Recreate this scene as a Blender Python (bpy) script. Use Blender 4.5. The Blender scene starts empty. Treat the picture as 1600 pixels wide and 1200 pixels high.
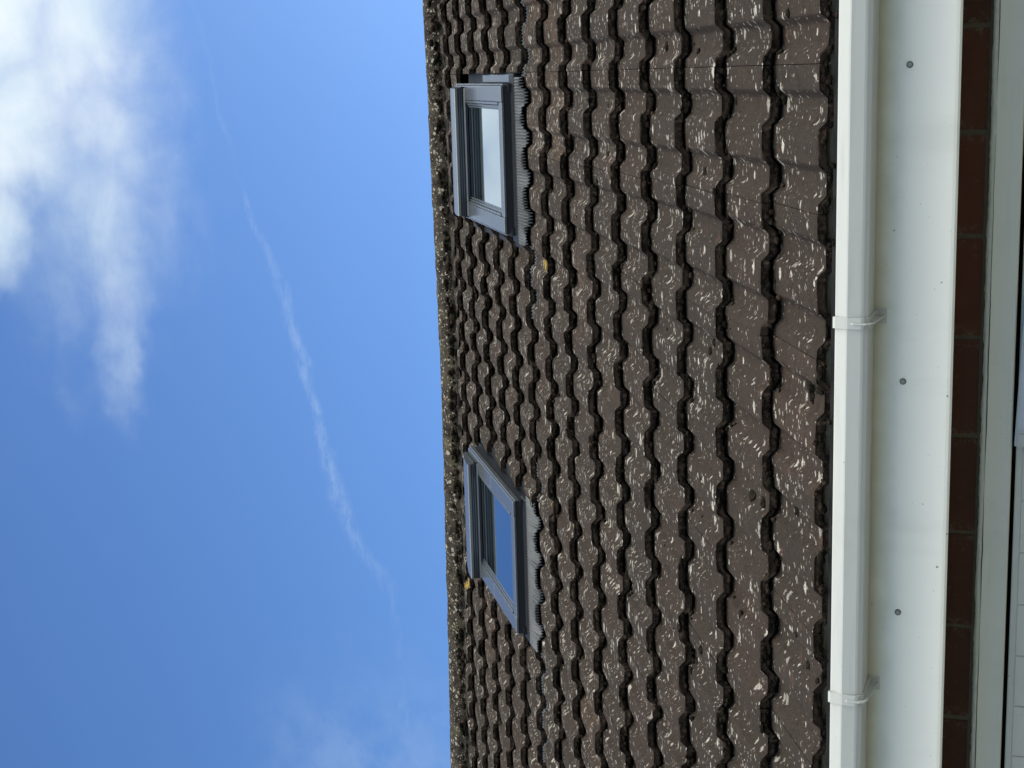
import bpy, bmesh, math, random
import numpy as np
from mathutils import Matrix, Vector, noise
random.seed(7); rng = np.random.default_rng(7)
R = math.radians
# ------------------------------------------------------------------ camera
CAMZ = 2.0
sc = bpy.context.scene
cd = bpy.data.cameras.new('camera'); cam = bpy.data.objects.new('camera', cd)
sc.collection.objects.link(cam); sc.camera = cam
cd.sensor_width = 36.0; cd.lens = 54.15; cd.clip_start = 0.05; cd.clip_end = 5000
cam.matrix_world = Matrix(((-0.0290, 0.9798, 0.1981, 0.0),
                           (0.3370, 0.1960, -0.9209, 0.0),
                           (-0.9411, 0.0401, -0.3358, CAMZ),
                           (0, 0, 0, 1)))
q = cam.matrix_world.to_quaternion(); q.normalize()
cam.matrix_world = Matrix.Translation((0, 0, CAMZ)) @ q.to_matrix().to_4x4()
sc.view_settings.view_transform = 'Standard'; sc.view_settings.look = 'None'
sc.view_settings.exposure = 0.75; sc.view_settings.gamma = 1.0

# ------------------------------------------------------------------ node helper
class NT:
    def __init__(s, tree): s.t = tree; s.n = tree.nodes; s.l = tree.links; s.n.clear()
    def add(s, typ, **kw):
        nd = s.n.new(typ)
        for k, v in kw.items():
            if hasattr(nd, k): setattr(nd, k, v)
        return nd
    def put(s, sock, v):
        if isinstance(v, bpy.types.NodeSocket): s.l.new(v, sock)
        elif v is not None:
            if isinstance(v, (tuple, list)) and len(v) == 3 and sock.type == 'RGBA': v = (*v, 1)
            sock.default_value = v
    def math(s, op, a, b=None, c=None, clamp=False):
        nd = s.add('ShaderNodeMath', operation=op, use_clamp=clamp)
        s.put(nd.inputs[0], a); s.put(nd.inputs[1], b)
        if c is not None: s.put(nd.inputs[2], c)
        return nd.outputs[0]
    def vmath(s, op, a, b=None):
        nd = s.add('ShaderNodeVectorMath', operation=op)
        s.put(nd.inputs[0], a)
        if b is not None:
            if op == 'SCALE': s.put(nd.inputs['Scale'], b)
            else: s.put(nd.inputs[1], b)
        return nd.outputs['Value'] if op in ('LENGTH', 'DISTANCE', 'DOT_PRODUCT') else nd.outputs[0]
    def mix(s, f, a, b, blend='MIX'):
        nd = s.add('ShaderNodeMix', data_type='RGBA', blend_type=blend)
        s.put(nd.inputs['Factor'], f); s.put(nd.inputs[6], a); s.put(nd.inputs[7], b)
        return nd.outputs[2]
    def noise(s, vec, scale, detail=3, rough=.55, dist=0.0, col=False):
        nd = s.add('ShaderNodeTexNoise'); s.put(nd.inputs['Vector'], vec)
        nd.inputs['Scale'].default_value = scale; nd.inputs['Detail'].default_value = detail
        nd.inputs['Roughness'].default_value = rough; nd.inputs['Distortion'].default_value = dist
        return nd.outputs['Color' if col else 'Fac']
    def vor(s, vec, scale, rnd=1.0):
        nd = s.add('ShaderNodeTexVoronoi'); s.put(nd.inputs['Vector'], vec)
        nd.inputs['Scale'].default_value = scale; nd.inputs['Randomness'].default_value = rnd
        return nd
    def ss(s, x, a, b, lo=0.0, hi=1.0):
        nd = s.add('ShaderNodeMapRange', interpolation_type='SMOOTHSTEP')
        s.put(nd.inputs[0], x)
        for i, v in enumerate((a, b, lo, hi)): s.put(nd.inputs[1 + i], v)
        return nd.outputs[0]
    def sep(s, v):
        nd = s.add('ShaderNodeSeparateXYZ'); s.put(nd.inputs[0], v); return nd.outputs
    def comb(s, x, y, z):
        nd = s.add('ShaderNodeCombineXYZ')
        for i, v in enumerate((x, y, z)): s.put(nd.inputs[i], v)
        return nd.outputs[0]
    def curve(s, x, pts, x0, x1, y0, y1):
        """float curve through pts, x in [x0,x1] -> y in [y0,y1]"""
        m = s.add('ShaderNodeMapRange'); s.put(m.inputs[0], x)
        for i, v in enumerate((x0, x1, 0.0, 1.0)): m.inputs[1 + i].default_value = v
        fc = s.add('ShaderNodeFloatCurve'); s.l.new(m.outputs[0], fc.inputs['Value'])
        c = fc.mapping.curves[0]
        P = sorted(((px - x0) / (x1 - x0), (py - y0) / (y1 - y0)) for px, py in pts)
        c.points[0].location = P[0]; c.points[1].location = P[-1]
        for p in P[1:-1]: c.points.new(*p)
        fc.mapping.update()
        m2 = s.add('ShaderNodeMapRange'); s.l.new(fc.outputs[0], m2.inputs[0])
        for i, v in enumerate((0.0, 1.0, y0, y1)): m2.inputs[1 + i].default_value = v
        return m2.outputs[0]

# ------------------------------------------------------------------ world: sky with a cloud bank and an old vapour trail
SUN_AZ, SUN_EL = 33.0, 21.0            # behind the ridge: the slope in view is in open shade
w = bpy.data.worlds.new('World'); sc.world = w; w.use_nodes = True
t = NT(w.node_tree)
sky = t.add('ShaderNodeTexSky', sky_type='NISHITA'); sky.sun_disc = False
sky.sun_elevation = R(SUN_EL); sky.sun_rotation = R(SUN_AZ)
sky.altitude = 50; sky.air_density = 1.0; sky.dust_density = 0.6; sky.ozone_density = 2.0
bg = t.add('ShaderNodeBackground'); bg.inputs['Strength'].default_value = 0.10
out = t.add('ShaderNodeOutputWorld'); t.l.new(bg.outputs[0], out.inputs[0])
D = t.add('ShaderNodeTexCoord').outputs['Generated']
dx, dy, dz = t.sep(D)
ydiv = t.math('MAXIMUM', dy, 0.02)
u = t.math('DIVIDE', dx, ydiv); v = t.math('DIVIDE', dz, ydiv)
uv = t.comb(u, v, 0.0)
wob = t.noise(uv, 6, 5, .6, col=True)
uvw = t.vmath('ADD', uv, t.vmath('SCALE', t.vmath('SUBTRACT', wob, (.5, .5, .5)), .10))
# cloud bank: soft lobes broken up by fine noise
G = None
for (bu, bv, ru, rv, amp) in [(.09, .80, .11, .13, 1.3), (.035, .70, .085, .075, .95), (-.02, .76, .08, .07, 1.0),
                              (-.035, .68, .055, .060, .75), (-.105, .79, .055, .045, .85), (.01, .66, .07, .045, .55), (-.085, .69, .060, .045, .72),
                              (-.14, .69, .055, .034, .55), (-.20, .695, .060, .022, .42), (-.19, .77, .07, .04, .20), (-.235, .745, .050, .018, .22),
                              (-.02, .70, .16, .09, .55), (-.13, .74, .12, .06, .30), (.02, .94, .15, .12, 1.3), (-.12, .98, .10, .12, 1.1), (.25, .85, .16, .2, 1.3)]:
    d = t.vmath('SUBTRACT', uvw, (bu, bv, 0)); d = t.vmath('MULTIPLY', d, (1 / ru, 1 / rv, 1))
    g = t.math('MULTIPLY', t.ss(t.vmath('LENGTH', d), 1.75, 0.0), amp * 1.45)
    G = g if G is None else t.math('SMOOTH_MAX', G, g, .15)
fb = t.noise(t.vmath('MULTIPLY', uv, (1.0, 1.4, 1)), 12, 8, .56, .5)
fb2 = t.noise(uv, 48, 6, .62, .2)
dens = t.math('ADD', G, t.math('MULTIPLY', t.math('SUBTRACT', fb, .5), .95))
dens = t.math('ADD', dens, t.math('MULTIPLY', t.math('SUBTRACT', fb2, .5), .22))
mask = t.math('MULTIPLY', t.math('MULTIPLY', t.ss(dens, .0, 1.9), t.ss(G, .03, .42)), t.ss(dy, .05, .25))
# unseen bright broken cloud, added as fill light behind the viewer and to the sides
rest = t.noise(t.vmath('MULTIPLY', D, (1, 1, 1.6)), 2.3, 7, .55, .3)
side = t.math('MAXIMUM', t.ss(dy, .22, -.12), t.ss(u, .5, 1.0))
rmask = t.math('MULTIPLY', t.ss(rest, .34, .56), side)
rmask = t.math('MULTIPLY', rmask, t.ss(dz, .25, .62))
# vapour trail
tp = [(.30, .66), (.058, .601), (-.033, .582), (-.089, .565), (-.150, .542), (-.202, .530), (-.250, .517), (-.299, .507),
      (-.338, .493), (-.380, .466), (-.415, .462), (-.441, .461), (-.508, .454), (-.8, .42)]
cv = t.curve(u, tp, -.8, .3, .40, .70)
n1 = t.noise(uv, 26, 5, .6); n2 = t.noise(t.vmath('MULTIPLY', uv, (1.2, 3.0, 1)), 60, 5, .65)
dv = t.math('ADD', t.math('SUBTRACT', v, cv), t.math('MULTIPLY', t.math('SUBTRACT', n1, .5), .022))
wd = t.curve(u, [(.3, .004), (.058, .004), (-.089, .004), (-.15, .007), (-.25, .007), (-.33, .011), (-.37, .010), (-.40, .005), (-.44, .008), (-.50, .018), (-.8, .03)], -.8, .3, 0.0, .03)
av = t.curve(u, [(.3, .1), (.058, .06), (.01, .10), (-.033, .14), (-.06, .02), (-.09, .25), (-.15, .30), (-.19, .42), (-.25, .46), (-.30, .40), (-.36, .22), (-.42, .12), (-.5, .22), (-.8, .1)], -.8, .3, 0.0, .5)
tr = t.math('MULTIPLY', t.ss(t.math('DIVIDE', t.math('ABSOLUTE', dv), wd), 1.1, 0.0), t.math('MULTIPLY', av, .40))
tr = t.math('MULTIPLY', tr, t.ss(n2, .28, .68))
# faint veil low on the left
dve = t.vmath('MULTIPLY', t.vmath('SUBTRACT', uvw, (-.56, .48, 0)), (8, 9, 1))
veil = t.math('MULTIPLY', t.math('MULTIPLY', t.ss(t.vmath('LENGTH', dve), 1.4, 0.0), .15), t.ss(n1, .25, .7))
tr = t.math('MULTIPLY', t.math('MAXIMUM', tr, veil), t.ss(dy, .3, .5))
SKYGAIN = 1.0
skyc = t.mix(1.0, sky.outputs[0], (.47, .68, .98), 'MULTIPLY')
hsv = t.add('ShaderNodeHueSaturation'); hsv.inputs['Saturation'].default_value = 1.0
t.l.new(skyc, hsv.inputs['Color'])
cshade = t.noise(t.vmath('ADD', uv, (.3, .1, 0)), 9, 5, .55)
ccol = t.mix(t.ss(cshade, .3, .7), (4.5, 5.4, 5.9), (5.6, 6.1, 6.4))
c1 = t.mix(mask, hsv.outputs[0], ccol)
lit = t.ss(t.math('SUBTRACT', dx, t.math('MULTIPLY', dy, .3)), -.75, .75, .38, 1.50)
c1 = t.mix(rmask, c1, t.vmath('SCALE', t.mix(t.ss(cshade, .3, .7), (20.5, 20.0, 18.3), (28.5, 27.0, 24.0)), lit))
c2 = t.mix(tr, c1, (4.6, 5.5, 6.2))
t.l.new(c2, bg.inputs['Color'])
# sun
sd = bpy.data.lights.new('sun', 'SUN'); sd.energy = 2.2; sd.angle = R(0.6); sd.color = (1, .93, .84)
so = bpy.data.objects.new('sun', sd); sc.collection.objects.link(so)
sv = Vector((math.sin(R(SUN_AZ)) * math.cos(R(SUN_EL)), math.cos(R(SUN_AZ)) * math.cos(R(SUN_EL)), math.sin(R(SUN_EL))))
so.rotation_euler = sv.to_track_quat('Z', 'Y').to_euler(); so.location = (0, 0, 12)

# ------------------------------------------------------------------ materials
def mat(name):
    m = bpy.data.materials.new(name); m.use_nodes = True
    t = NT(m.node_tree); b = t.add('ShaderNodeBsdfPrincipled'); o = t.add('ShaderNodeOutputMaterial')
    t.l.new(b.outputs[0], o.inputs[0]); return m, t, b
def bump(t, b, h, strength, dist):
    n = t.add('ShaderNodeBump'); n.inputs['Strength'].default_value = strength; n.inputs['Distance'].default_value = dist
    t.l.new(h, n.inputs['Height']); t.l.new(n.outputs[0], b.inputs['Normal'])
def simple(name, col, rough=.5, metal=0.0, var=.06, scale=20, bumpd=0.0, spec=.5):
    m, t, b = mat(name); O = t.add('ShaderNodeTexCoord').outputs['Object']
    n = t.noise(O, scale, 5, .6)
    lo = tuple(c * (1 - var * 2) for c in col); hi = tuple(min(1, c * (1 + var * 2)) for c in col)
    t.put(b.inputs['Base Color'], t.mix(n, lo, hi)); b.inputs['Roughness'].default_value = rough
    b.inputs['Metallic'].default_value = metal; b.inputs['Specular IOR Level'].default_value = spec
    if bumpd: bump(t, b, t.noise(O, scale * 12, 3), .6, bumpd)
    return m

LICHEN = [(-.686, 2.812, .032), (-.659, 2.344, .016), (-2.513, 4.672, .035), (-1.593, 2.812, .010), (-1.578, 2.437, .014)]
def tile_material():
    m, t, b = mat('weathered_concrete_tile'); O = t.add('ShaderNodeTexCoord').outputs['Object']
    at = t.add('ShaderNodeAttribute', attribute_name='tint').outputs['Color']
    tr, tg, tb = t.sep(at)
    grey = t.mix(t.noise(O, 9, 4), (.027, .0215, .0185), (.049, .040, .034))
    brown = t.mix(t.noise(O, 14, 4), (.037, .0245, .019), (.058, .040, .031))
    base = t.mix(t.math('MULTIPLY', t.ss(t.math('ADD', t.noise(O, 5, 4), t.math('MULTIPLY', t.math('SUBTRACT', tr, .5), .7)), .35, .75), .75), grey, brown)
    tan = t.math('MULTIPLY', t.ss(tg, .86, .97), t.ss(t.noise(O, 11, 3), .42, .62))
    base = t.mix(t.math('MULTIPLY', tan, .7), base, (.135, .085, .052))
    base = t.mix(t.ss(tb, .25, 1.0, 0, .32), base, (.022, .019, .017))
    base = t.mix(t.ss(t.noise(t.vmath('ADD', O, (9, 4, 0)), 3.2, 4), .42, .66, 0, .35), base, (.030, .026, .020))
    base = t.mix(t.math('MULTIPLY', t.ss(t.noise(t.vmath('ADD', O, (3, 1, 0)), 21, 4), .62, .75), .55), base, (.20, .10, .07))
    # granular surface
    gr = t.noise(O, 240, 6, .8); base = t.mix(t.ss(gr, .34, .66, 0, .95), t.mix(.5, base, (.03, .026, .024)), t.mix(.25, base, (.16, .145, .125)))
    base = t.mix(t.ss(t.noise(O, 30, 5, .65), .52, .72, 0, .55), base, (.024, .021, .017))
    base = t.mix(1.0, base, (.74, .71, .70), 'MULTIPLY')
    base = t.mix(t.ss(t.noise(O, 110, 5, .75), .50, .62, 0, .45), base, (.014, .012, .010))
    # pale crustose lichen: round blotches of many sizes, thicker in some areas
    wn = t.vmath('SCALE', t.vmath('SUBTRACT', t.noise(O, 60, 4, .65, col=True), (.5, .5, .5)), .022)
    Ow = t.vmath('MULTIPLY', t.vmath('ADD', O, wn), (.62, 1.0, 1.0))
    area = t.ss(t.noise(t.vmath('ADD', O, (7, 2, 1)), 6, 5, .65), .34, .66)
    lich = None
    for sc_, keep, rad in ((40, .52, .50), (74, .46, .52), (150, .46, .52)):
        vn = t.vor(Ow, sc_); c = t.sep(vn.outputs['Color'])
        r = t.math('MULTIPLY', t.math('POWER', c[1], 1.8), rad)
        r = t.math('MULTIPLY', r, t.math('GREATER_THAN', t.math('ADD', c[0], t.math('MULTIPLY', area, .46)), t.math('ADD', t.ss(t.sep(O)[1], .3, 2.8, .13, -.02), keep + .37)))
        k = t.ss(t.math('SUBTRACT', vn.outputs['Distance'], r), .05, -.12)
        k = t.math('MULTIPLY', k, t.ss(r, .03, .08)); k = t.math('MULTIPLY', k, t.math('ADD', .45, t.math('MULTIPLY', c[2], .55)))
        lich = k if lich is None else t.math('MAXIMUM', lich, k)
    lich = t.math('MULTIPLY', lich, t.ss(t.noise(O, 260, 3), .25, .55))
    base = t.mix(lich, base, (.42, .405, .36))
    # yellow-orange lichen colonies
    yl = None
    for (x, s, r) in LICHEN:
        d = t.vmath('MULTIPLY', t.vmath('SUBTRACT', t.vmath('ADD', O, wn), (x, s, -.012)), (1, .55, .0))
        k = t.ss(t.vmath('LENGTH', d), r, r * .35); yl = k if yl is None else t.math('MAXIMUM', yl, k)
    yl = t.math('MULTIPLY', t.math('MULTIPLY', yl, .85), t.ss(t.noise(O, 120, 5, .7), .46, .56))
    base = t.mix(yl, base, (.52, .36, .05))
    # pinholes
    pv = t.vor(O, 160); pc = t.sep(pv.outputs['Color'])
    pin = t.math('MULTIPLY', t.ss(pv.outputs['Distance'], .30, .16), t.math('GREATER_THAN', pc[0], .93))
    base = t.mix(pin, base, (.015, .013, .011))
    t.put(b.inputs['Base Color'], base); b.inputs['Roughness'].default_value = .95
    b.inputs['Specular IOR Level'].default_value = .08
    h = t.math('ADD', t.math('MULTIPLY', gr, .5), t.math('MULTIPLY', lich, .5)); h = t.math('ADD', h, t.noise(O, 90, 4))
    bump(t, b, h, .7, .0012)
    return m
def crust_material(name, a, b_, c, sc_=60):
    m, t, b = mat(name); O = t.add('ShaderNodeTexCoord').outputs['Object']
    base = t.mix(t.ss(t.noise(O, sc_, 6, .65), .35, .65), a, b_)
    base = t.mix(t.ss(t.noise(O, sc_ * 4, 3, .7), .60, .75), base, c)
    base = t.mix(t.ss(t.noise(O, 9, 4, .6), .40, .62, 0, .75), base, tuple(k * 1.1 for k in b_))
    base = t.mix(t.ss(t.noise(t.vmath('ADD', O, (4, 4, 4)), 16, 4, .6), .50, .66, 0, .8), base, a)
    t.put(b.inputs['Base Color'], base); b.inputs['Roughness'].default_value = 1.0; b.inputs['Specular IOR Level'].default_value = .15
    bump(t, b, t.noise(O, sc_ * 3, 6, .7), 1.0, .004); return m
def ridge_material():
    m, t, b = mat('lichened_ridge_tile'); O = t.add('ShaderNodeTexCoord').outputs['Object']
    base = t.mix(t.ss(t.noise(O, 22, 6, .65), .35, .65), (.013, .011, .009), (.056, .047, .037))
    base = t.mix(t.ss(t.noise(t.vmath('ADD', O, (2, 0, 0)), 9, 4), .5, .7, 0, .6), base, (.10, .092, .055))
    wn = t.vmath('ADD', O, t.vmath('SCALE', t.noise(O, 60, 3, col=True), .02))
    for sc_, thr in ((34, .55), (62, .55), (110, .6)):
        vn = t.vor(wn, sc_); c = t.sep(vn.outputs['Color'])
        r = t.math('MULTIPLY', c[1], .42)
        k = t.math('MULTIPLY', t.ss(t.math('SUBTRACT', vn.outputs['Distance'], r), .04, -.05), t.math('GREATER_THAN', c[0], thr))
        base = t.mix(t.math('MULTIPLY', k, .8), base, t.mix(c[2], (.30, .29, .24), (.40, .37, .28)))
    base = t.mix(t.math('MULTIPLY', t.ss(t.noise(t.vmath('ADD', O, (0, 5, 0)), 45, 4), .66, .72), .8), base, (.20, .10, .04))
    t.put(b.inputs['Base Color'], base); b.inputs['Roughness'].default_value = 1.0; b.inputs['Specular IOR Level'].default_value = .2
    bump(t, b, t.noise(O, 130, 6, .7), 1.0, .005); return m
def upvc(name, col, dirt=.35, rough=.38):
    m, t, b = mat(name); tc = t.add('ShaderNodeTexCoord'); O = tc.outputs['Object']
    base = t.mix(t.noise(O, 3, 4), tuple(c * .94 for c in col), col)
    st = t.noise(t.vmath('MULTIPLY', O, (2.0, 30, 30)), 2, 4)
    base = t.mix(t.ss(st, .5, .8, 0, dirt * .5), base, tuple(c * .72 for c in col))
    vn = t.vor(O, 24); c = t.sep(vn.outputs['Color'])
    wn = t.vmath('ADD', O, t.vmath('SCALE', t.noise(O, 300, 2, col=True), .004)); vn2 = t.vor(wn, 34); c2 = t.sep(vn2.outputs['Color'])
    sp = t.math('MULTIPLY', t.ss(vn2.outputs['Distance'], .085, .03), t.math('GREATER_THAN', c2[0], .82))
    base = t.mix(t.math('MULTIPLY', sp, .8), base, (.10, .10, .07))
    v3 = t.vor(wn, 80); c3 = t.sep(v3.outputs['Color'])
    base = t.mix(t.math('MULTIPLY', t.math('MULTIPLY', t.ss(v3.outputs['Distance'], .10, .04), t.math('GREATER_THAN', c3[0], .88)), .7), base, (.12, .12, .09))
    base = t.mix(t.ss(t.noise(O, 7, 6, .7), .5, .78, 0, .30), base, tuple(c * .70 for c in col))
    fine = t.noise(O, 900, 2, .6); base = t.mix(t.ss(fine, .55, .8, 0, .12), base, tuple(c * .6 for c in col))
    t.put(b.inputs['Base Color'], base); b.inputs['Roughness'].default_value = rough
    bump(t, b, t.noise(O, 25, 2), .15, .002); return m
def fascia_material():
    m, t, b = mat('white_fascia_board'); O = t.add('ShaderNodeTexCoord').outputs['Object']
    x, y, z = t.sep(O); col = (.88, .89, .80)
    base = t.mix(t.noise(O, 3, 4), tuple(c * .94 for c in col), col)
    wn = t.vmath('ADD', O, t.vmath('SCALE', t.noise(O, 300, 2, col=True), .004)); v2 = t.vor(wn, 30); c2 = t.sep(v2.outputs['Color'])
    sp = t.math('MULTIPLY', t.ss(v2.outputs['Distance'], .085, .03), t.math('GREATER_THAN', c2[0], .70))
    base = t.mix(t.math('MULTIPLY', sp, .85), base, (.12, .11, .07))
    v3 = t.vor(wn, 75); c3 = t.sep(v3.outputs['Color'])
    base = t.mix(t.math('MULTIPLY', t.math('MULTIPLY', t.ss(v3.outputs['Distance'], .10, .04), t.math('GREATER_THAN', c3[0], .84)), .7), base, (.15, .14, .10))
    base = t.mix(t.ss(t.noise(t.vmath('MULTIPLY', O, (1, 1, .25)), 9, 5, .6), .5, .8, 0, .22), base, (.50, .52, .45))
    fine = t.noise(O, 900, 2, .6); base = t.mix(t.ss(fine, .5, .8, 0, .16), base, (.42, .45, .41))
    algae_shade = t.math('MULTIPLY', t.ss(t.math('ADD', z, t.math('MULTIPLY', t.noise(O, 14, 4), .03)), ALGAE_SHADE_Z - .050, ALGAE_SHADE_Z + .02), .62)  # green algae, plus the gutter's shade painted into the board colour
    base = t.mix(algae_shade, base, (.20, .22, .13))
    t.put(b.inputs['Base Color'], base); b.inputs['Roughness'].default_value = .4
    bump(t, b, t.noise(O, 25, 2), .15, .002); return m
def brick_material():
    m, t, b = mat('red_brick'); O = t.add('ShaderNodeTexCoord').outputs['Object']
    ri = t.add('ShaderNodeNewGeometry').outputs['Random Per Island']
    base = t.mix(t.math('ADD', t.math('MULTIPLY', t.noise(O, 12, 5, .6), .5), t.math('MULTIPLY', ri, .5)), (.020, .008, .004), (.075, .021, .0085))
    base = t.mix(t.ss(t.noise(O, 60, 5, .7), .58, .78), base, (.12, .09, .07))
    x_ = t.math('ABSOLUTE', t.math('SUBTRACT', t.math('FRACT', t.math('ADD', t.math('DIVIDE', t.math('SUBTRACT', t.sep(O)[0], .070), .2245), .5)), .5))
    sm_ = t.math('MULTIPLY', t.ss(x_, .16, .015), t.ss(t.noise(O, 70, 5, .7), .48, .66))
    base = t.mix(t.math('MULTIPLY', sm_, .7), base, (.11, .105, .085))
    t.put(b.inputs['Base Color'], base); b.inputs['Roughness'].default_value = .9
    bump(t, b, t.noise(O, 220, 4, .7), .8, .002); return m

M = {}
M['tile'] = tile_material()
M['crust'] = crust_material('mossy_tile_edge', (.010, .008, .006), (.070, .050, .037), (.24, .19, .15), 95)
M['lump'] = crust_material('brown_crust', (.012, .009, .006), (.055, .038, .027), (.17, .13, .10), 120)
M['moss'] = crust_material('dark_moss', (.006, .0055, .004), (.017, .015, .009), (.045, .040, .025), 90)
M['ridge'] = ridge_material()
M['mortar'] = crust_material('ridge_mortar', (.020, .018, .014), (.095, .085, .068), (.16, .15, .12), 50)
M['under'] = simple('roofing_felt', (.012, .012, .012), .95)
ALGAE_SHADE_Z = CAMZ + .375
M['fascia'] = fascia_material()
M['pvc'] = upvc('white_upvc', (.76, .78, .75))
M['gutter'] = upvc('white_gutter_plastic', (.46, .485, .465), .9, .42)
M['cap'] = simple('grey_screw_cap', (.27, .29, .26), .5)
M['capr'] = simple('screw_cap_rim', (.085, .09, .08), .5)
M['brick'] = brick_material()
M['wmortar'] = simple('wall_mortar', (.085, .08, .06), .95, var=.15, scale=60, bumpd=.002)
M['frame'] = upvc('painted_frame', (.63, .64, .56), .5, .5)
M['seal'] = simple('old_sealant', (.47, .49, .45), .6, var=.1, scale=80, bumpd=.001)
M['door'] = upvc('painted_garage_door', (.56, .56, .49), .4, .45)
M['cladding'] = simple('grey_aluminium_cladding', (.155, .178, .195), .27, metal=.62, var=.05, scale=15)
M['dark'] = simple('dark_grey_flashing', (.016, .020, .025), .5, metal=0, var=.08, scale=12, spec=.25)
M['lead'] = simple('grey_pleated_flashing', (.088, .098, .106), .5, metal=.15, var=.15, scale=60)
M['rubber'] = simple('black_gasket', (.010, .010, .011), .6)
M['beige'] = simple('faded_plate', (.45, .50, .56), .4, var=.05)
M['concrete'] = simple('concrete_paving', (.15, .15, .13), .9, var=.12, scale=6, bumpd=.002)
gm, gt, gb = mat('window_glass')
gO = gt.add('ShaderNodeTexCoord').outputs['Object']
gb.inputs['Base Color'].default_value = (.50, .66, .80, 1); gb.inputs['Metallic'].default_value = .42; gb.inputs['Roughness'].default_value = .02
gb.inputs['IOR'].default_value = 2.2; gb.inputs['Coat Weight'].default_value = .5; gb.inputs['Coat Roughness'].default_value = .01
bump(gt, gb, gt.noise(gO, 3.0, 2), .10, .004)
gdark = gt.add('ShaderNodeBsdfPrincipled'); gdark.inputs['Base Color'].default_value = (.008, .013, .012, 1); gdark.inputs['Roughness'].default_value = .02; gdark.inputs['IOR'].default_value = 3.2; gdark.inputs['Coat Weight'].default_value = .8
gmet = gt.add('ShaderNodeMixShader'); gmet.inputs[0].default_value = .55; gb.inputs['Metallic'].default_value = 1.0
gt.l.new(gdark.outputs[0], gmet.inputs[1]); gt.l.new(gb.outputs[0], gmet.inputs[2])
gt.l.new(gmet.outputs[0], next(n for n in gt.n if n.type == 'OUTPUT_MATERIAL').inputs[0])
M['glass'] = gm

# ------------------------------------------------------------------ mesh helpers
def link(o): sc.collection.objects.link(o); return o
def mesh_np(name, V, F, mats, fm=None, smooth=None):
    me = bpy.data.meshes.new(name)
    V = np.asarray(V, float).reshape(-1, 3); F = np.asarray(F, int)
    me.vertices.add(len(V)); me.vertices.foreach_set('co', V.ravel())
    me.loops.add(F.size); me.loops.foreach_set('vertex_index', F.ravel())
    me.polygons.add(len(F)); me.polygons.foreach_set('loop_start', np.arange(len(F)) * F.shape[1])
    me.polygons.foreach_set('loop_total', np.full(len(F), F.shape[1]))
    if fm is not None: me.polygons.foreach_set('material_index', np.asarray(fm, int))
    if smooth is not None: me.polygons.foreach_set('use_smooth', np.asarray(smooth, bool) if np.ndim(smooth) else np.full(len(F), bool(smooth)))
    for m in mats: me.materials.append(m)
    me.update(calc_edges=True); me.validate(); return me
BASES = {}
def base_matrix(o):
    return BASES.get(o.name, Matrix.Identity(4))
def put(name, me, parent=None, mw=Matrix.Identity(4)):
    """link an object at world matrix mw, parented without moving"""
    o = bpy.data.objects.new(name, me); link(o); BASES[o.name] = mw.copy()
    if parent is not None:
        o.parent = parent; o.matrix_local = base_matrix(parent).inverted() @ mw
    else: o.matrix_world = mw
    return o
def box(bm, x0, x1, y0, y1, z0, z1, bev=0.0, mi=0, seg=1):
    vs = [bm.verts.new((x, y, z)) for x in (x0, x1) for y in (y0, y1) for z in (z0, z1)]
    fs = [bm.faces.new([vs[i] for i in f]) for f in ((0, 1, 3, 2), (4, 6, 7, 5), (0, 4, 5, 1), (2, 3, 7, 6), (0, 2, 6, 4), (1, 5, 7, 3))]
    for f in fs: f.material_index = mi
    if bev > 0:
        es = list({e for f in fs for e in f.edges})
        r = bmesh.ops.bevel(bm, geom=es, offset=bev, segments=seg, affect='EDGES', profile=.5)
        for f in r['faces']: f.material_index = mi
def extrude_x(bm, prof, x0, x1, mi=0, closed=False, smooth=False, nx=1):
    """sweep an open (or closed) list of (y,z) along x"""
    rows = []
    for i in range(nx + 1):
        x = x0 + (x1 - x0) * i / nx
        rows.append([bm.verts.new((x, y, z)) for y, z in prof])
    n = len(prof); rng_ = range(n if closed else n - 1)
    for a, b in zip(rows, rows[1:]):
        for j in rng_:
            f = bm.faces.new((a[j], a[(j + 1) % n], b[(j + 1) % n], b[j])); f.material_index = mi; f.smooth = smooth
    if closed:
        for r_, rev in ((rows[0], False), (rows[-1], True)):
            f = bm.faces.new(list(reversed(r_)) if rev else r_); f.material_index = mi
def finish(bm, name, mats):
    bmesh.ops.recalc_face_normals(bm, faces=bm.faces)
    me = bpy.data.meshes.new(name); bm.to_mesh(me); bm.free()
    for m in mats: me.materials.append(m)
    return me
def tag(o, label=None, cat=None, group=None, kind=None):
    for k, v_ in (('label', label), ('category', cat), ('group', group), ('kind', kind)):
        if v_: o[k] = v_
    return o

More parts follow.
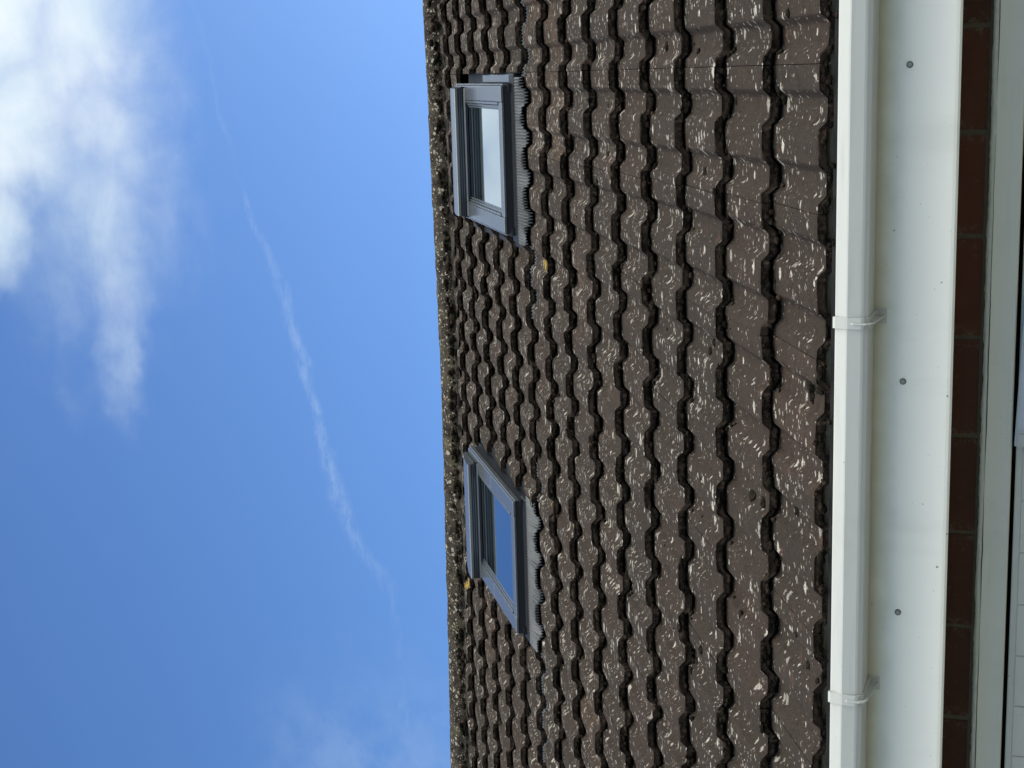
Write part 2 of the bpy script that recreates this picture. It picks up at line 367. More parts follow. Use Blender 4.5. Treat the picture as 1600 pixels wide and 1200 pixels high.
# ------------------------------------------------------------------ dimensions (world, metres; camera stands at x=0,y=0)
PH = R(32.0); CP, SP = math.cos(PH), math.sin(PH)
OX, OY, OZ = -.001, 2.897, .318 + CAMZ        # roof local origin; local x = world x, local y = up the slope, local z = off the slope
ROOF = Matrix.Translation((OX, OY, OZ)) @ Matrix.Rotation(PH, 4, 'X')
GA = .30707                                    # gauge of the tile courses
XR, XL = 3.0, -8.4                             # ends of the house
S_AP = 4.90                                    # apex along the slope
TK = .031; HP = .017
W1 = (-.606, -.050); W2 = (-2.236, -1.688); WS0, WS1 = 3.205, 4.185
CUTS = [(-.645, -.003, 3.0, 4.25), (-2.272, -1.676, 3.0, 4.25)]
FY = 3.207; WY = 3.50                          # fascia face, wall face
apY, apZ = OY + S_AP * CP, OZ + S_AP * SP      # ridge line (at drip plane)
def sag(x, s):
    x, s = np.asarray(x, float), np.asarray(s, float)
    q = np.clip((s - 2.4) / 1.5, 0, 1); q = q * q * (3 - 2 * q)
    d = (x + 1.6) / 1.8
    return (-.012 + np.clip(.030 * d * d, 0, np.where(x > -1.6, .032, .016))) * q
def rsag(x):
    return np.interp(x, [-9, -4.6, -3.8, -3.2, -2.7, -2.1, -1.6, -1.1, -.6, 0, .37, 3], [.008, .008, .006, -.002, -.010, -.017, -.020, -.019, -.015, -.009, -.005, .0]) / math.cos(PH)

# ------------------------------------------------------------------ ground
bm = bmesh.new(); box(bm, -400, 400, -400, 400, -.3, 0.0)
g = put('ground', finish(bm, 'ground', [M['concrete']])); tag(g, kind='structure')

# ------------------------------------------------------------------ house
house = put('house', None, None, Matrix.Translation((-2.7, WY, 0)))
tag(house, 'single-storey brick house with brown concrete tiled roof, two roof windows and white gutter', 'house')

# walls
def brick_wall():
    V, F, fm = [], [], []
    def bx(x0, x1, y0, y1, z0, z1, mi):
        b = len(V)
        for x in (x0, x1):
            for y in (y0, y1):
                for z in (z0, z1): V.append((x, y, z))
        for f in ((0, 1, 3, 2), (4, 6, 7, 5), (0, 4, 5, 1), (2, 3, 7, 6), (0, 2, 6, 4), (1, 5, 7, 3)):
            F.append([b + i for i in f]); fm.append(mi)
    zt = CAMZ + .238; dx0, dx1, dz = -2.2, .55, CAMZ + .163
    x0w, x1w = XL + .25, XR - .25; yb = apY * 2 - WY
    m = .004
    # mortar bodies (front wall with the door opening, sides, back)
    bx(x0w, dx0, WY + m, WY + .25, 0, zt, 1); bx(dx1, x1w, WY + m, WY + .25, 0, zt, 1); bx(dx0 - .001, dx1 + .001, WY + m, WY + .25, dz + .003, zt - .001, 1)
    bx(x0w + .004, x0w + .25, WY + .25, yb - .25, 0, zt, 1); bx(x1w - .25, x1w - .004, WY + .25, yb - .25, 0, zt, 1); bx(x0w, x1w, yb - .25, yb - .004, 0, zt, 1)
    # brick faces of the front wall
    zc = CAMZ + .1735; k = 0
    while zc > -.05:
        off = .070 + (0 if k % 2 == 0 else .1125); n0 = int((x1w - off) / .2245) + 1
        for i in range(-60, n0 + 1):
            a = off + i * .2245 + .005; b_ = a + .2145
            a, b_ = max(a, x0w), min(b_, x1w)
            if b_ - a < .03: continue
            spans = [(a, b_)]
            if zc + .02 < dz:
                spans = [(a, min(b_, dx0)), (max(a, dx1), b_)]
            for (p, q_) in spans:
                if q_ - p < .02: continue
                j = random.uniform(-.0012, .0012)
                bx(p + random.uniform(0, .0015), q_ - random.uniform(0, .0015), WY + j, WY + .05, zc + random.uniform(-.001, .001), zc + .065, 0)
        # gable and rear courses are bands of brick
        zc -= .075; k += 1
    me = mesh_np('wall', V, F, [M['brick'], M['wmortar']], fm, False)
    return me
put('wall', brick_wall(), house)
# gable triangles
for xg in (XL + .25, XR - .5):
    bm = bmesh.new(); zt = CAMZ + .2385
    pts = [(WY + .02, zt), (2 * apY - WY - .02, zt), (apY, apZ - .16)]
    extrude_x(bm, pts, xg, xg + .25, closed=True)
    put('gable_wall', finish(bm, 'gable_wall', [M['brick']]), house)

# roof: one mesh of interlocking double-roll tiles
KN = []
def prof():
    us = [0.0, .0015, .01, .02, .032, .043]
    for a in (.050, .200):
        us += [a - .004, a, a + .003, a + .0095, a + .016, a + .019, a + .023, a + .032, a + .040, a + .050, a + .057, a + .061, a + .064, a + .0705, a + .077, a + .080, a + .084]
    us += [.141, .152, .165, .178, .190, .2985]
    us = sorted(set(round(x, 5) for x in us if x <= .2985))
    return np.array(us)
U = prof()
def H(u):
    def seg(u, a):
        up = np.clip((u - a) / .019, 0, 1); dn = np.clip((u - a - .061) / .019, 0, 1)
        sm = lambda x: x * x * (3 - 2 * x) * .55 + x * .45
        return sm(up) - sm(dn)
    r = 1.2 * 0
    return -HP * (seg(u, .050) + seg(u, .200)) + .0012 * np.cos((u - .16) * 2 * np.pi / .15)
def vnoise(x, y, f, seed):
    """cheap smooth value noise, vectorised"""
    x = x * f + seed * 17.3; y = y * f + seed * 5.1
    xi, yi = np.floor(x), np.floor(y); fx, fy = x - xi, y - yi
    fx = fx * fx * (3 - 2 * fx); fy = fy * fy * (3 - 2 * fy)
    h = lambda a, b: np.modf(np.abs(np.sin(a * 127.1 + b * 311.7 + seed) * 43758.5453))[0]
    return (h(xi, yi) * (1 - fx) + h(xi + 1, yi) * fx) * (1 - fy) + (h(xi, yi + 1) * (1 - fx) + h(xi + 1, yi + 1) * fx) * fy - .5
def roof_mesh():
    VV, FF, FM, SM, TT = [], [], [], [], []
    base = 0
    fs = np.array([0, .012, .05, .25, .5, .75, 1.0, 1.12])
    for k in range(1, 16):
        for n in range(-10, 28):
            s_mid = (k + .5) * GA; u = U.copy()
            # extra samples so the broken edges read
            u = np.unique(np.r_[u, np.arange(.004, .298, .0065)])
            x = -n * .3 - u
            keep = np.ones(len(x), bool)
            for (c0, c1, s0, s1) in CUTS:
                if s0 < s_mid < s1: keep &= ~((x > c0) & (x < c1))
            if keep.sum() < 6: continue
            u = u[keep]; x = x[keep]
            dh, ds, tilt = rng.uniform(-.0012, .0012), rng.normal(0, .0016), rng.normal(0, .0010)
            nu = len(u); h0 = H(u) + dh + tilt * (u - .15) / .15
            h0 = h0 + .0010 * vnoise(x, x * 0 + k * 3.1, 9, 2)
            rows = []
            edge = .0022 * vnoise(x, x * 0 + k, 140, 5) + .0026 * vnoise(x, x * 0 + k, 45, 9) + .009 * np.clip(vnoise(x, x * 0 + k * 1.7, 60, 12) - .30, 0, 1)
            fmax = 1.12 if k < 15 else .97
            for f in fs * (fmax / 1.12):
                drop = .0016 if f == 0 else 0.0
                s = (k + f) * GA + ds + edge * max(0, 1 - f * 12)
                h = h0 - TK * f - drop + .0005 * vnoise(x, s + 0 * x, 55, 3)
                rows.append(np.c_[x, s + 0 * x, h])
            nr = len(rows)
            # front face going down, rough
            fr = [rows[0].copy()]
            for j, d in enumerate((.004, .010, .0165, .0228)):
                p = rows[0].copy(); p[:, 2] = h0 - d - (0.0012 * vnoise(x, x * 0 + k + j, 90, 4) if j == 3 else 0)
                p[:, 1] += .0012 + .0065 * vnoise(x, x * 0 + d * 60, 110, 6 + k % 5) + .0045 * vnoise(x, x * 0 + d * 30, 40, 8)
                fr.append(p)
            p = fr[-1].copy(); p[:, 1] += .06; fr.append(p)
            # irregular lip where the side lock shows under the roll
            top = np.concatenate(rows); frn = np.concatenate(fr)
            v = np.concatenate([top, frn])
            v[:, 2] += sag(v[:, 0], v[:, 1])
            VV.append(v); TT.append(np.tile([rng.random(), rng.random(), rng.random(), 1], (len(v), 1)))
            idx = base + np.arange(nr * nu).reshape(nr, nu)
            dxs = np.abs(np.diff(x)) < .03
            a, b, c, d = idx[:-1, :-1], idx[:-1, 1:], idx[1:, 1:], idx[1:, :-1]
            q1 = np.stack([b, a, d, c], -1)[:, dxs].reshape(-1, 4)
            FF.append(q1); FM.append(np.zeros(len(q1))); SM.append(np.ones(len(q1)))
            nf = len(fr); idf = base + nr * nu + np.arange(nf * nu).reshape(nf, nu)
            a, b, c, d = idf[:-1, :-1], idf[:-1, 1:], idf[1:, 1:], idf[1:, :-1]
            q2 = np.stack([a, b, c, d], -1)[:, dxs].reshape(-1, 4)
            FF.append(q2); FM.append(np.ones(len(q2))); SM.append(np.ones(len(q2)))
            base += len(v)
            # side walls of the tile
            for col, rev in ((0, 0), (nu - 1, 1)):
                e = top.reshape(nr, nu, 3)[:, col].copy(); e2 = e.copy(); e2[:, 2] -= .014
                vv = np.concatenate([e, e2]); vv[:, 2] += sag(vv[:, 0], vv[:, 1])
                VV.append(vv); TT.append(np.tile([.5, .5, .5, 1], (len(vv), 1)))
                i = base + np.arange(nr - 1)
                qq = np.stack([i, i + 1, i + 1 + nr, i + nr], -1)
                if rev: qq = qq[:, ::-1]
                FF.append(qq); FM.append(np.ones(len(qq))); SM.append(np.zeros(len(qq))); base += len(vv)
    V = np.concatenate(VV); F = np.concatenate(FF)
    ok = (V[:, 0] < XR + .3) & (V[:, 0] > XL - .3)
    me = mesh_np('roof', V, F, [M['tile'], M['crust']], np.concatenate(FM), np.concatenate(SM))
    ca = me.color_attributes.new('tint', 'FLOAT_COLOR', 'POINT'); ca.data.foreach_set('color', np.concatenate(TT).ravel())
    return me
roof = put('roof', roof_mesh(), house, ROOF)
# deck and felt beneath, rear slope
bm = bmesh.new()
extrude_x(bm, [(.30, -.030), (.295, -.034), (.268, -.085), (.262, -.100), (.270, -.100), (.37, -.090)], -8.4, 3.0, closed=True)
for (a, b_) in ((-8.4, -2.21), (-1.70, -.59), (-.065, 3.0)):
    box(bm, a, b_, .36, S_AP + .02, -.115, -.088)
for (a, b_) in ((-2.21, -1.70), (-.59, -.065)):
    box(bm, a, b_, .36, 3.17, -.115, -.088); box(bm, a, b_, 4.12, S_AP + .02, -.115, -.088)
put('roof_deck', finish(bm, 'roof_deck', [M['under']]), roof, ROOF)
REAR = Matrix.Translation((0, apY + .02, apZ - .03)) @ Matrix.Rotation(-PH, 4, 'X')
bm = bmesh.new()
for k in range(15):
    a = -.30707 * (15 - k); box(bm, -8.4, 3.0, -a - .33, -a + .02, -.03 - .001 * (k % 2), -.006)
put('rear_slope', finish(bm, 'rear_slope', [M['tile']]), roof, REAR)

# ridge tiles and mortar
def ridge():
    VV, FF, FM = [], [], []; base = 0
    L = .455; xs0 = .37 - .12 - L * 7
    i = 0; x = XR
    while x > XL:
        jz, jr = rng.uniform(-.0018, .0018), rng.uniform(-.001, .001)
        nx, na = 46, 21
        X = np.linspace(x - .0005, x - L + .0005, nx); A = np.linspace(-100, 100, na) * math.pi / 180
        XX, AA = np.meshgrid(X, A, indexing='ij')
        s0 = rsag(XX)
        rr = .104 + jr + .005 * vnoise(XX, AA * .12, 14, 3) + .003 * vnoise(XX, AA * .12, 70, 4)
        endlip = np.zeros_like(XX); endlip[:1] = -.002; endlip[-1:] = -.002; rr = rr + endlip
        Y = apY + rr * np.sin(AA); Z = apZ - .048 + jz + rr * np.cos(AA) + s0
        V = np.stack([XX, Y, Z], -1).reshape(-1, 3); VV.append(V)
        idx = base + np.arange(nx * na).reshape(nx, na)
        q_ = np.stack([idx[:-1, :-1], idx[:-1, 1:], idx[1:, 1:], idx[1:, :-1]], -1).reshape(-1, 4)
        FF.append(q_); FM.append(np.zeros(len(q_))); base += len(V); x -= L
    # mortar: joints and bedding, lumpy
    nx = 900; X = np.linspace(XR, XL, nx)
    for side in (-1, 1):
        P = [(.097, -.010), (.101, -.020), (.104, -.028), (.108, -.036), (.113, -.043)]
        rows = []
        for j, (py, pz) in enumerate(P):
            nn = .018 * vnoise(X, X * 0 + j * .8, 14, 5) + .016 * vnoise(X, X * 0 + j * .8, 5, 7) + .010 * vnoise(X, X * 0 + j, 45, 8)
            rows.append(np.stack([X, apY + side * (py + nn * (1 if j else .3)), apZ - .045 + pz + .010 * vnoise(X, X * 0 + j, 11, 3) + rsag(X)], -1))
        V = np.concatenate(rows); VV.append(V); idx = base + np.arange(len(V)).reshape(len(P), nx)
        q_ = np.stack([idx[:-1, :-1], idx[1:, :-1], idx[1:, 1:], idx[:-1, 1:]], -1).reshape(-1, 4)
        FF.append(q_); FM.append(np.ones(len(q_))); base += len(V)
    # inner core so no light passes the joints
    x = XR
    A = np.linspace(-80, 80, 9) * math.pi / 180; XX, AA = np.meshgrid(np.linspace(XR, XL, 80), A, indexing='ij')
    rr = .097
    V = np.stack([XX, apY + rr * np.sin(AA), apZ - .049 + rr * np.cos(AA) + rsag(XX)], -1).reshape(-1, 3); VV.append(V)
    idx = base + np.arange(len(V)).reshape(80, 9)
    q_ = np.stack([idx[:-1, :-1], idx[:-1, 1:], idx[1:, 1:], idx[1:, :-1]], -1).reshape(-1, 4); FF.append(q_); FM.append(np.ones(len(q_)))
    return mesh_np('ridge_tiles', np.concatenate(VV), np.concatenate(FF), [M['ridge'], M['mortar']], np.concatenate(FM), True)
put('ridge_tiles', ridge(), roof)

# moss: small irregular cushions on the broken edges, the joints and the ridge
def tsurf(x, s):
    n = np.floor(-x / .3); u_ = -x - n * .3; k = np.floor(s / GA); f = s / GA - k
    return H(u_) - TK * f + sag(x, s)
SPOTS = [(-.665, .376, .012), (-.664, .322, .009), (-.691, .382, .010), (-.708, 1.033, .009), (-.678, .999, .006), (-1.012, .737, .011), (-1.0, .650, .009),
         (-.977, .483, .008), (-1.241, .423, .006), (-1.305, .389, .007), (-1.315, .318, .006), (-1.327, .798, .007), (.058, 1.386, .008), (-.260, 1.085, .009),
         (-.080, .893, .006), (.037, 1.145, .006), (-.105, 1.945, .006), (-.250, 1.961, .008), (-.344, 2.071, .009), (-1.609, 1.208, .008), (-1.521, 1.073, .009), (-.066, .590, .009), (.108, .520, .006)]
def moss():
    tb = bmesh.new(); bmesh.ops.create_icosphere(tb, subdivisions=3, radius=1.0)
    tv = np.array([v.co[:] for v in tb.verts]); tf = np.array([[v.index for v in f.verts] for f in tb.faces]); tb.free()
    VV, FF = [], []; base = 0
    def add(x, s, h, r, fl, el=1.0):
        nonlocal base
        p = tv.copy(); ph = rng.uniform(0, 6, 3)
        rad = 1 + .28 * np.sin(tv[:, 0] * 4 + ph[0]) * np.cos(tv[:, 1] * 5 + ph[1]) + .16 * np.sin(tv[:, 2] * 9 + ph[2] + tv[:, 0] * 7)
        p = p * rad[:, None] * r * rng.uniform(.75, 1.25, 3); p[:, 0] *= el; p[:, 2] *= fl
        p += (x, s, h); VV.append(p); FF.append(tf + base); base += len(p)
    for x, s, r in SPOTS: add(x, s, tsurf(x, s), r * 1.45, .5)
    def cut(x, s): return any(c0 - .03 < x < c1 + .03 and s0 - .12 < s < s1 + .1 for c0, c1, s0, s1 in CUTS)
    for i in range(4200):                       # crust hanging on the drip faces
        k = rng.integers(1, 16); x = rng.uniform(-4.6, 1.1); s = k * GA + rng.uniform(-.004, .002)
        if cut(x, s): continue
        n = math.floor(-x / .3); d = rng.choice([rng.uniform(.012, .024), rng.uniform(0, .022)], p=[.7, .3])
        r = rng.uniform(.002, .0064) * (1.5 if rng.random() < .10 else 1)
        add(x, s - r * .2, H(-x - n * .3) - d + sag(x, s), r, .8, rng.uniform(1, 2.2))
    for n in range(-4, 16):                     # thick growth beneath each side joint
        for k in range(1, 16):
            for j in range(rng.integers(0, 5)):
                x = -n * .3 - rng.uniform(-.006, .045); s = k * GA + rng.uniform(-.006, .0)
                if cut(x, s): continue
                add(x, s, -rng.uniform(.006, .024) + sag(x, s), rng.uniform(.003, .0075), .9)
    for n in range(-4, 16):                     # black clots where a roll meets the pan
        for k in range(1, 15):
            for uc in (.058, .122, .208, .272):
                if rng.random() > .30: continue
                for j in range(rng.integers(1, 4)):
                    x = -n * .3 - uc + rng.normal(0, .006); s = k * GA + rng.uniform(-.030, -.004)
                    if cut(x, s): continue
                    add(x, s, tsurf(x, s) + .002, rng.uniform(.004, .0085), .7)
    for i in range(260):                        # specks on the tile faces, mostly just below an edge
        x = rng.uniform(-4.6, 1.0); k = rng.integers(1, 15); f = 1 - abs(rng.normal(0, .18)) if rng.random() < .55 else rng.random()
        s = (k + max(.04, min(.98, f))) * GA
        if cut(x, s): continue
        add(x, s, tsurf(x, s), rng.uniform(.0018, .0048), .5)
    for i in range(600):                        # clumps along the foot of the ridge
        x = rng.uniform(-5.2, 1.2); s = 4.775 + rng.normal(0, .010)
        add(x, s, .004 + rng.uniform(-.018, .022) + sag(x, s), rng.uniform(.004, .013), .8, 1.3)
    for i in range(46):                         # a few cushions standing on the crest
        x = rng.uniform(-5.2, 1.2); add(x, 4.86 + rng.uniform(-.02, .03), .047 + float(rsag(x)) * CP, rng.uniform(.004, .010), .7, 1.6)
    nl = len(VV); F_ = np.concatenate(FF); pick = rng.random(nl) < .38; pick[:len(SPOTS)] = False; k_ = np.repeat(pick, len(tf)).astype(int)
    return mesh_np('moss', np.concatenate(VV), F_, [M['moss'], M['lump']], k_, True)
mo = put('moss', moss(), roof, ROOF); tag(mo, kind='stuff')

# ------------------------------------------------------------------ roof windows
def window(x0, x1, label, ext_l, ext_r, cut):
    """local frame: x across, y up the slope, z off the slope"""
    a0, a1 = WS0, WS1; HT = .042
    bm = bmesh.new()
    # outer frame walls
    box(bm, x0, x0 + .012, a0, a1, -.05, HT - .012, .001, 1); box(bm, x1 - .012, x1, a0, a1, -.05, HT - .012, .001, 1)
    box(bm, x0 + .012, x1 - .012, a1 - .012, a1, -.05, HT - .012, 0, 1); box(bm, x0 + .012, x1 - .012, a0 + .004, a0 + .016, -.05, HT - .012, 0, 1)
    # side covers: two lengths butted, with an outer lip
    for (p, q_, sg) in ((x0 - .003, x0 + .058, 1), (x1 - .058, x1 + .003, -1)):
        box(bm, p, q_, a0 - .004, 3.642, HT - .012, HT, .003, 0, 2); box(bm, p, q_, 3.6445, a1 - .02, HT - .0115, HT + .0005, .003, 0, 2)
        lip0, lip1 = (x0 - .011, x0 - .004) if sg > 0 else (x1 + .004, x1 + .011)
        box(bm, lip0, lip1, a0 - .004, a1 - .02, HT - .026, HT - .006, .002, 0)
        e = q_ if sg > 0 else p
        # glazing mouldings beside the pane
        for w_, hh in ((.011, .004), (.010, -.002), (.009, -.007)):
            e2 = e + sg * w_
            box(bm, min(e + sg * .0015, e2), max(e + sg * .0015, e2), a0 + .070, a1 - .245, HT - .020, HT - .004 + hh, .0015, 0); e = e2
    # bottom rail of the sash
    box(bm, x0 + .0585, x1 - .0585, a0 - .004, a0 + .030, HT - .013, HT - .002, .003, 0, 2)
    box(bm, x0 + .0585, x1 - .0585, a0 + .034, a0 + .066, HT - .016, HT - .004, .003, 0, 2)
    box(bm, x0 + .0585, x1 - .0585, a0 + .067, a0 + .082, HT - .020, HT - .010, .002, 2)
    win = put('roof_window', finish(bm, 'roof_window', [M['cladding'], M['dark'], M['rubber']]), house, ROOF); tag(win, label)
    # dark inner rebate box
    bm = bmesh.new(); box(bm, x0 + .05, x1 - .05, a0 + .04, a1 - .05, -.06, -.04); 
    put('inner_lining', finish(bm, 'inner_lining', [M['under']]), win, ROOF)
    bm = bmesh.new(); box(bm, x0 + .056, x1 - .056, a0 + .075, a1 - .22, .017, .029)
    put('glass_pane', finish(bm, 'glass_pane', [M['glass']]), win, ROOF)
    # top hood: stepped, standing above the pane
    bm = bmesh.new(); hs = a1 - .245
    sec = [(hs, HT - .010), (hs, HT + .002), (hs + .006, HT + .004), (hs + .006, HT + .013), (hs + .002, HT + .015), (hs + .003, HT + .025), (hs - .001, HT + .034), (hs + .0, HT + .044),
           (hs + .006, HT + .047), (hs + .10, HT + .041), (hs + .225, HT + .024), (hs + .244, HT - .03), (hs + .232, HT - .03), (hs + .232, HT - .010)]
    hx0, hx1 = (x0 + .006, x1 - .008) if x0 > -1 else (x0 - .004, x1 - .020)
    extrude_x(bm, sec, hx0, hx1, closed=True)
    for f in bm.faces:
        c = f.calc_center_median()
        f.material_index = 1 if (c.y < hs + .008 and c.z < HT + .032) else 0
    bmesh.ops.bevel(bm, geom=[e for e in bm.edges if abs(e.verts[0].co.x - e.verts[1].co.x) > .1], offset=.0012, segments=1, affect='EDGES')
    box(bm, hx0 - .006, hx0 - .0005, hs + .012, hs + .22, HT - .02, HT + .018, .002, 1); box(bm, hx1 + .0005, hx1 + .006, hs + .012, hs + .22, HT - .02, HT + .018, .002, 1)
    box(bm, x0 + .20, x0 + .2015, hs - .0002, hs + .0012, HT + .033, HT + .039, 0, 1)
    put('top_hood', finish(bm, 'top_hood', [M['cladding'], M['dark']]), win, ROOF)
    # flashing: side gutters, the sloping front sheet
    bm = bmesh.new()
    box(bm, cut[0] - .03, x0 - .0005, a0 - .01, a1 + .06, -.046, -.034, 0, 0); box(bm, x1 + .0005, cut[1] + .03, a0 - .01, a1 + .06, -.046, -.034, 0, 0)
    if cut[1] - x1 > .03: box(bm, x1 + .012, cut[1] + .001, a0 - .02, a0 + .30, -.030, -.012, .004, 1); box(bm, x1 + .012, cut[1] + .001, a0 + .303, a0 + .62, -.030, -.014, .004, 1)
    box(bm, x0, x1, a1 + .0005, a1 + .07, -.03, -.026, 0, 0)
    # front upstand below the sash and its fold
    F_ = [(a0 + .003, HT - .012), (a0 - .003, HT - .015), (a0 - .004, .003), (a0 - .012, -.002), (a0 - .030, -.006), (a0 - .030, -.009), (a0 + .003, -.011)]
    extrude_x(bm, F_, x0 - .001, x1 + .001, closed=True)
    for (p, q_) in ((cut[0], x0 - .0015), (x1 + .0015, cut[1])):
        box(bm, p, q_, a0 - .03, a0 + .05, -.03, -.002, .003, 0)
    box(bm, x0 - .012, x0 + .02, a0 - .0085, a0 - .0045, .0, .014, .001, 0); box(bm, x1 - .02, x1 + .012, a0 - .0085, a0 - .0045, .0, .014, .001, 0)
    put('flashing', finish(bm, 'flashing', [M['dark'], M['cladding']]), win, ROOF)
    # pleated apron dressed down over the rolls of the course below
    xa, xb = x0 - .040, x1 + .034
    nx = int((xb - xa) / .0011); X = np.linspace(xa, xb, nx); js = np.linspace(0, 1, 9); rows = []
    for j in js:
        s = a0 - .028 - .117 * j
        hb = tsurf(X, np.full(nx, 10 * GA - .012)); h0 = -.0062
        sm = j ** 1.3
        h = h0 * (1 - sm) + (hb + .021) * sm
        am = (.0012 + .0066 * j) * (.75 + 1.1 * vnoise(X, X * 0, 30, 11) + .7 * vnoise(X, X * 0, 90, 13))
        fan = np.sin((X - xa) * 2 * np.pi / .0115 + 1.1 * np.sin(X * 2 * np.pi / .15 + 1.0) * j)
        edge = (.004 * np.sin(X * 2 * np.pi / .15 + 1) + .003 * vnoise(X, X * 0, 40, 4)) * j
        rows.append(np.stack([X, s + edge + 0 * X, h + am * fan], -1))
    P = rows[-1].copy(); P[:, 2] -= .0035; rows.append(P)
    V = np.concatenate(rows); idx = np.arange(len(V)).reshape(len(rows), nx)
    F1 = np.stack([idx[:-1, :-1], idx[1:, :-1], idx[1:, 1:], idx[:-1, 1:]], -1).reshape(-1, 4)
    VV, FFs, b0 = [V], [F1], len(V)
    # its ends run on under the tiles on both sides and peep out below the drip of the next course
    for (e0, e1) in ((xa - ext_l, xa), (xb, xb + ext_r)):
        nx = int((e1 - e0) / .0014); X = np.linspace(e0, e1, nx); rw = []
        for s in (10 * GA + .03, 10 * GA - .010, 10 * GA - .016):
            hh = tsurf(X, np.full(nx, 10 * GA - .012)) + .004 + .0028 * np.sin(X * 2 * np.pi / .0125) + (0 if s > 3.056 else -.002)
            rw.append(np.stack([X, s + .004 * vnoise(X, X * 0, 25, 6) + .002 * np.sin(X * 2 * np.pi / .0125), hh], -1))
        q3 = rw[-1].copy(); q3[:, 2] -= .003; rw.append(q3)
        V = np.concatenate(rw); idx = b0 + np.arange(len(V)).reshape(len(rw), nx); b0 += len(V)
        VV.append(V); FFs.append(np.stack([idx[:-1, :-1], idx[1:, :-1], idx[1:, 1:], idx[:-1, 1:]], -1).reshape(-1, 4))
    put('pleated_apron', mesh_np('pleated_apron', np.concatenate(VV), np.concatenate(FFs), [M['lead']], None, True), win, ROOF)
    return win
window(*W1, 'roof window on the right whose glass mirrors white cloud', .28, .55, CUTS[0])
window(*W2, 'roof window on the left whose glass mirrors blue sky', .9, .16, CUTS[1])

# ------------------------------------------------------------------ fascia, soffit
FZ0 = CAMZ + .211
bm = bmesh.new()
secf = [(FY + .004, CAMZ + .47), (FY, CAMZ + .465), (FY, FZ0 + .010), (FY + .0015, FZ0 + .004), (FY + .006, FZ0), (FY + .014, FZ0), (FY + .018, FZ0 + .004), (FY + .018, CAMZ + .47)]
extrude_x(bm, secf, XL, XR, closed=True, nx=1)
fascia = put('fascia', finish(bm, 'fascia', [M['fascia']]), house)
for f in fascia.data.polygons: f.use_smooth = False
for X in (-.007, -.649, -1.151):
    bm = bmesh.new(); bmesh.ops.create_cone(bm, cap_ends=True, segments=24, radius1=.0068, radius2=.0062, depth=.0028)
    bmesh.ops.create_cone(bm, cap_ends=True, segments=20, radius1=.0045, radius2=.0040, depth=.0008, matrix=Matrix.Translation((0, 0, .0018)))
    for f in bm.faces: f.material_index = 1 if f.calc_center_median().z > .0012 and f.calc_center_median().length > .0 and max(v.co.xy.length for v in f.verts) < .0046 else 0
    c = put('screw_cap', finish(bm, 'screw_cap', [M['capr'], M['cap']]), fascia, Matrix.Translation((X, FY - .0014, CAMZ + .309)) @ Matrix.Rotation(R(90), 4, 'X'))
bm = bmesh.new(); box(bm, XL, XR, FY + .018, WY + .02, FZ0 + .028, FZ0 + .038)
put('soffit', finish(bm, 'soffit', [M['pvc']]), house)

# ------------------------------------------------------------------ gutter and brackets
Z = CAMZ
GO = [(3.1110, Z + .4345), (3.1085, Z + .4355), (3.1060, Z + .4330), (3.0955, Z + .4125), (3.0945, Z + .4095), (3.0975, Z + .3830), (3.0990, Z + .3785),
      (3.1045, Z + .3702), (3.1080, Z + .3690), (3.1980, Z + .3690), (3.2050, Z + .3740), (3.2050, Z + .4400)]
GI = [(y + (.0022 if i < 8 else (0 if i < 10 else -.0025)), z + (0 if (i < 7 or i > 10) else .0022)) for i, (y, z) in enumerate(GO)]
def gut(x0, x1, bm): extrude_x(bm, GO + list(reversed(GI)), x0, x1, closed=True)
bm = bmesh.new(); gut(XL, XR, bm)
gutter = put('gutter', finish(bm, 'gutter', [M['gutter']]), house)
bm = bmesh.new(); box(bm, XL + .01, XR - .01, 3.114, 3.1960, Z + .3725, Z + .4020)  # dark strip laid along the gutter, blackens its inside
put('gutter_dark_fill', finish(bm, 'gutter_dark_fill', [M['moss']]), gutter)
def bracket(X):
    bm = bmesh.new(); w = .0115; o = .0032
    pts = [(3.1095, Z + .4355), (3.1100, Z + .4385), (3.1030, Z + .4395), (3.0995, Z + .4345), (3.0925, Z + .4120), (3.0915, Z + .4090), (3.0915, Z + .3825), (3.0935, Z + .3770),
           (3.1025, Z + .3675), (3.1070, Z + .3655), (3.1980, Z + .3650), (3.2065, Z + .3600)]
    inn = [(3.1075, Z + .4360), (3.1075, Z + .4370), (3.1045, Z + .4375), (3.1035, Z + .4340), (3.0962, Z + .4125), (3.0950, Z + .4095), (3.0950, Z + .3830), (3.0965, Z + .3785),
           (3.1042, Z + .3700), (3.1080, Z + .3688), (3.1980, Z + .3685), (3.2065, Z + .3680)]
    extrude_x(bm, pts + list(reversed(inn)), X - w, X + w, closed=True)
    # stiffening fin along the middle of the strap and arm, deepening towards the fascia
    fin = [(3.0915, Z + .402), (3.0875, Z + .398), (3.0862, Z + .372), (3.0905, Z + .3630), (3.1000, Z + .3575), (3.2065, Z + .3475), (3.2065, Z + .3600), (3.1980, Z + .3648), (3.1070, Z + .3653), (3.1025, Z + .3673), (3.0935, Z + .3768), (3.0914, Z + .3825)]
    extrude_x(bm, fin, X - .0016, X + .0012, closed=True)
    # back plate on the fascia
    box(bm, X - .0150, X + .0150, 3.2035, 3.2068, Z + .3440, Z + .3700, .001)
    return finish(bm, 'gutter_bracket', [M['gutter']])
for i in range(-4, 9):
    o = put('gutter_bracket', bracket(0.0), gutter, Matrix.Translation((-.512 - .803 * i, 0, 0)))

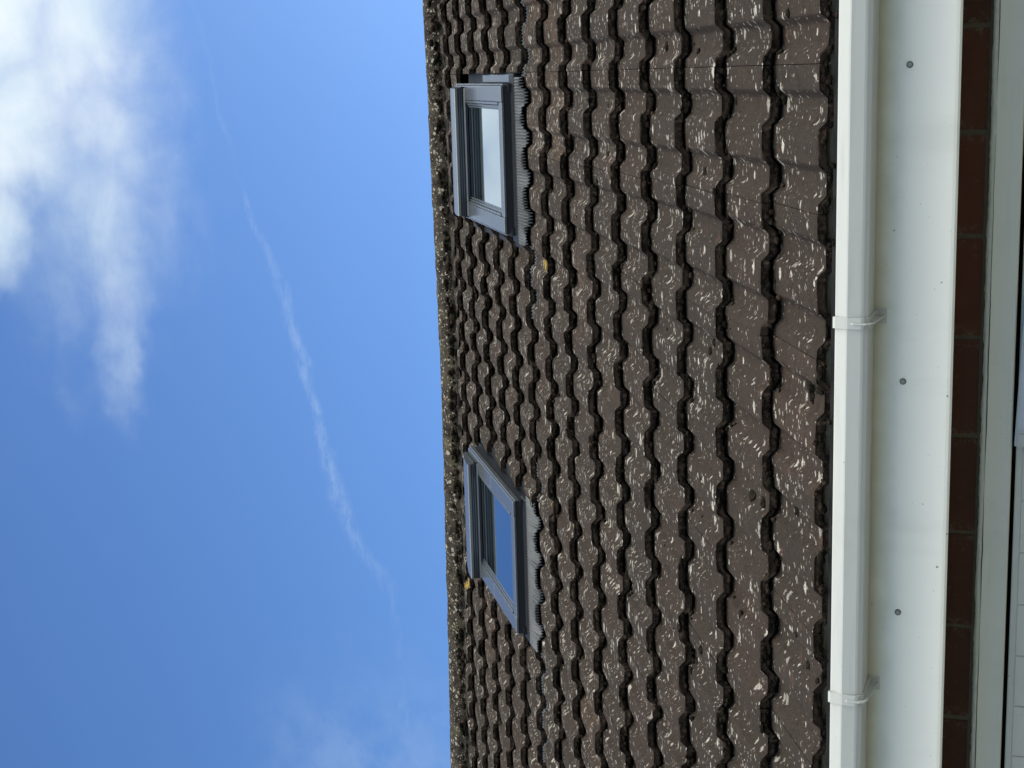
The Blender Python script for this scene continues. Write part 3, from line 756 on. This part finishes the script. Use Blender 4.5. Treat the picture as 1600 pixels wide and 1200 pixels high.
# ------------------------------------------------------------------ garage door, its frame, and a plate fixed on it
bm = bmesh.new(); d0, d1 = -2.2, .55
zt_, zb_ = Z + .1625, Z + .0985
extrude_x(bm, [(3.489, zt_), (3.484, zt_ - .004), (3.484, zb_ + .003), (3.487, zb_), (3.56, zb_), (3.56, zt_)], d0, d1, closed=True)
box(bm, d0, d0 + .07, 3.484, 3.56, 0, zb_ - .0005, .002); box(bm, d1 - .07, d1, 3.484, 3.56, 0, zb_ - .0005, .002)
fr = put('door_frame', finish(bm, 'door_frame', [M['frame']]), house)
nx = 1400; X = np.linspace(d0, d1, nx); rows = []
for j, (y, z) in enumerate(((3.4995, .1668), (3.4925, .1655), (3.4845, .1630), (3.4830, .1580), (3.4838, .1545))):
    jz = .0030 * vnoise(X, X * 0 + j, 30, 3) + .0022 * vnoise(X, X * 0 + j, 110, 5) if j in (0, 1, 2) else .0007 * vnoise(X, X * 0 + j, 12, 4)
    rows.append(np.stack([X, y + .0012 * vnoise(X, X * 0 + j, 60, 8), Z + z - .0008 + jz], -1))
V = np.concatenate(rows); idx = np.arange(len(V)).reshape(5, nx)
put('sealant_bead', mesh_np('sealant_bead', V, np.stack([idx[:-1, :-1], idx[1:, :-1], idx[1:, 1:], idx[:-1, 1:]], -1).reshape(-1, 4), [M['seal']], None, True), fr)
X2 = np.linspace(d0 + .1, d1 - .1, 900); zc_ = Z + .1535 + .0012 * vnoise(X2, X2 * 0, 25, 4) + .0006 * vnoise(X2, X2 * 0, 90, 5)
wc = np.clip(.0006 + .0016 * vnoise(X2, X2 * 0, 6, 2), 0.00005, .0013)
V = np.concatenate([np.stack([X2, 0 * X2 + 3.4826, zc_ + wc], -1), np.stack([X2, 0 * X2 + 3.4826, zc_ - wc], -1)]); i_ = np.arange(len(X2) - 1)
put('sealant_crack', mesh_np('sealant_crack', V, np.stack([i_, i_ + len(X2), i_ + 1 + len(X2), i_ + 1], -1), [M['rubber']], None, False), fr)
bm = bmesh.new(); ztop = Z + .0895; x = d0 + .072; i = 0
cols = []; x = -1.2154 - .1225 * 8
while x < d1 - .07:
    a, b_ = max(x + .0006, d0 + .072), min(x + .1225 - .0006, d1 - .072)
    if b_ > a + .01: box(bm, a, b_, 3.505, 3.535, .02, ztop - .014, .002)
    x += .1225
box(bm, d0 + .072, d1 - .072, 3.508, 3.540, ztop - .030, ztop, .002)
box(bm, d0 + .072, d1 - .072, 3.520, 3.542, .02, ztop - .031)
door = put('garage_door', finish(bm, 'garage_door', [M['door']]), house)
bm = bmesh.new(); box(bm, d0 - .1, d1 + .1, 3.60, 3.62, 0, Z + .22); put('inner_lining', finish(bm, 'inner_lining', [M['under']]), door)
# plate: a pale panel with a bright rim and stained lower end
bm = bmesh.new(); box(bm, -.17, .17, -.004, .004, -.13, 0, .003, 0); box(bm, -.167, .167, -.0065, -.0042, -.004, -.0015, 0, 1); box(bm, -.169, -.132, -.0060, -.0042, -.128, -.006, 0, 1); box(bm, -.140, -.138, -.0068, -.0061, -.1, -.010, 0, 2)
put('wall_plate', finish(bm, 'wall_plate', [M['beige'], M['gutter'], M['cap']]), door, Matrix.Translation((-.672, 3.484, Z + .0875)) @ Matrix.Rotation(R(2.0), 4, 'Y'))
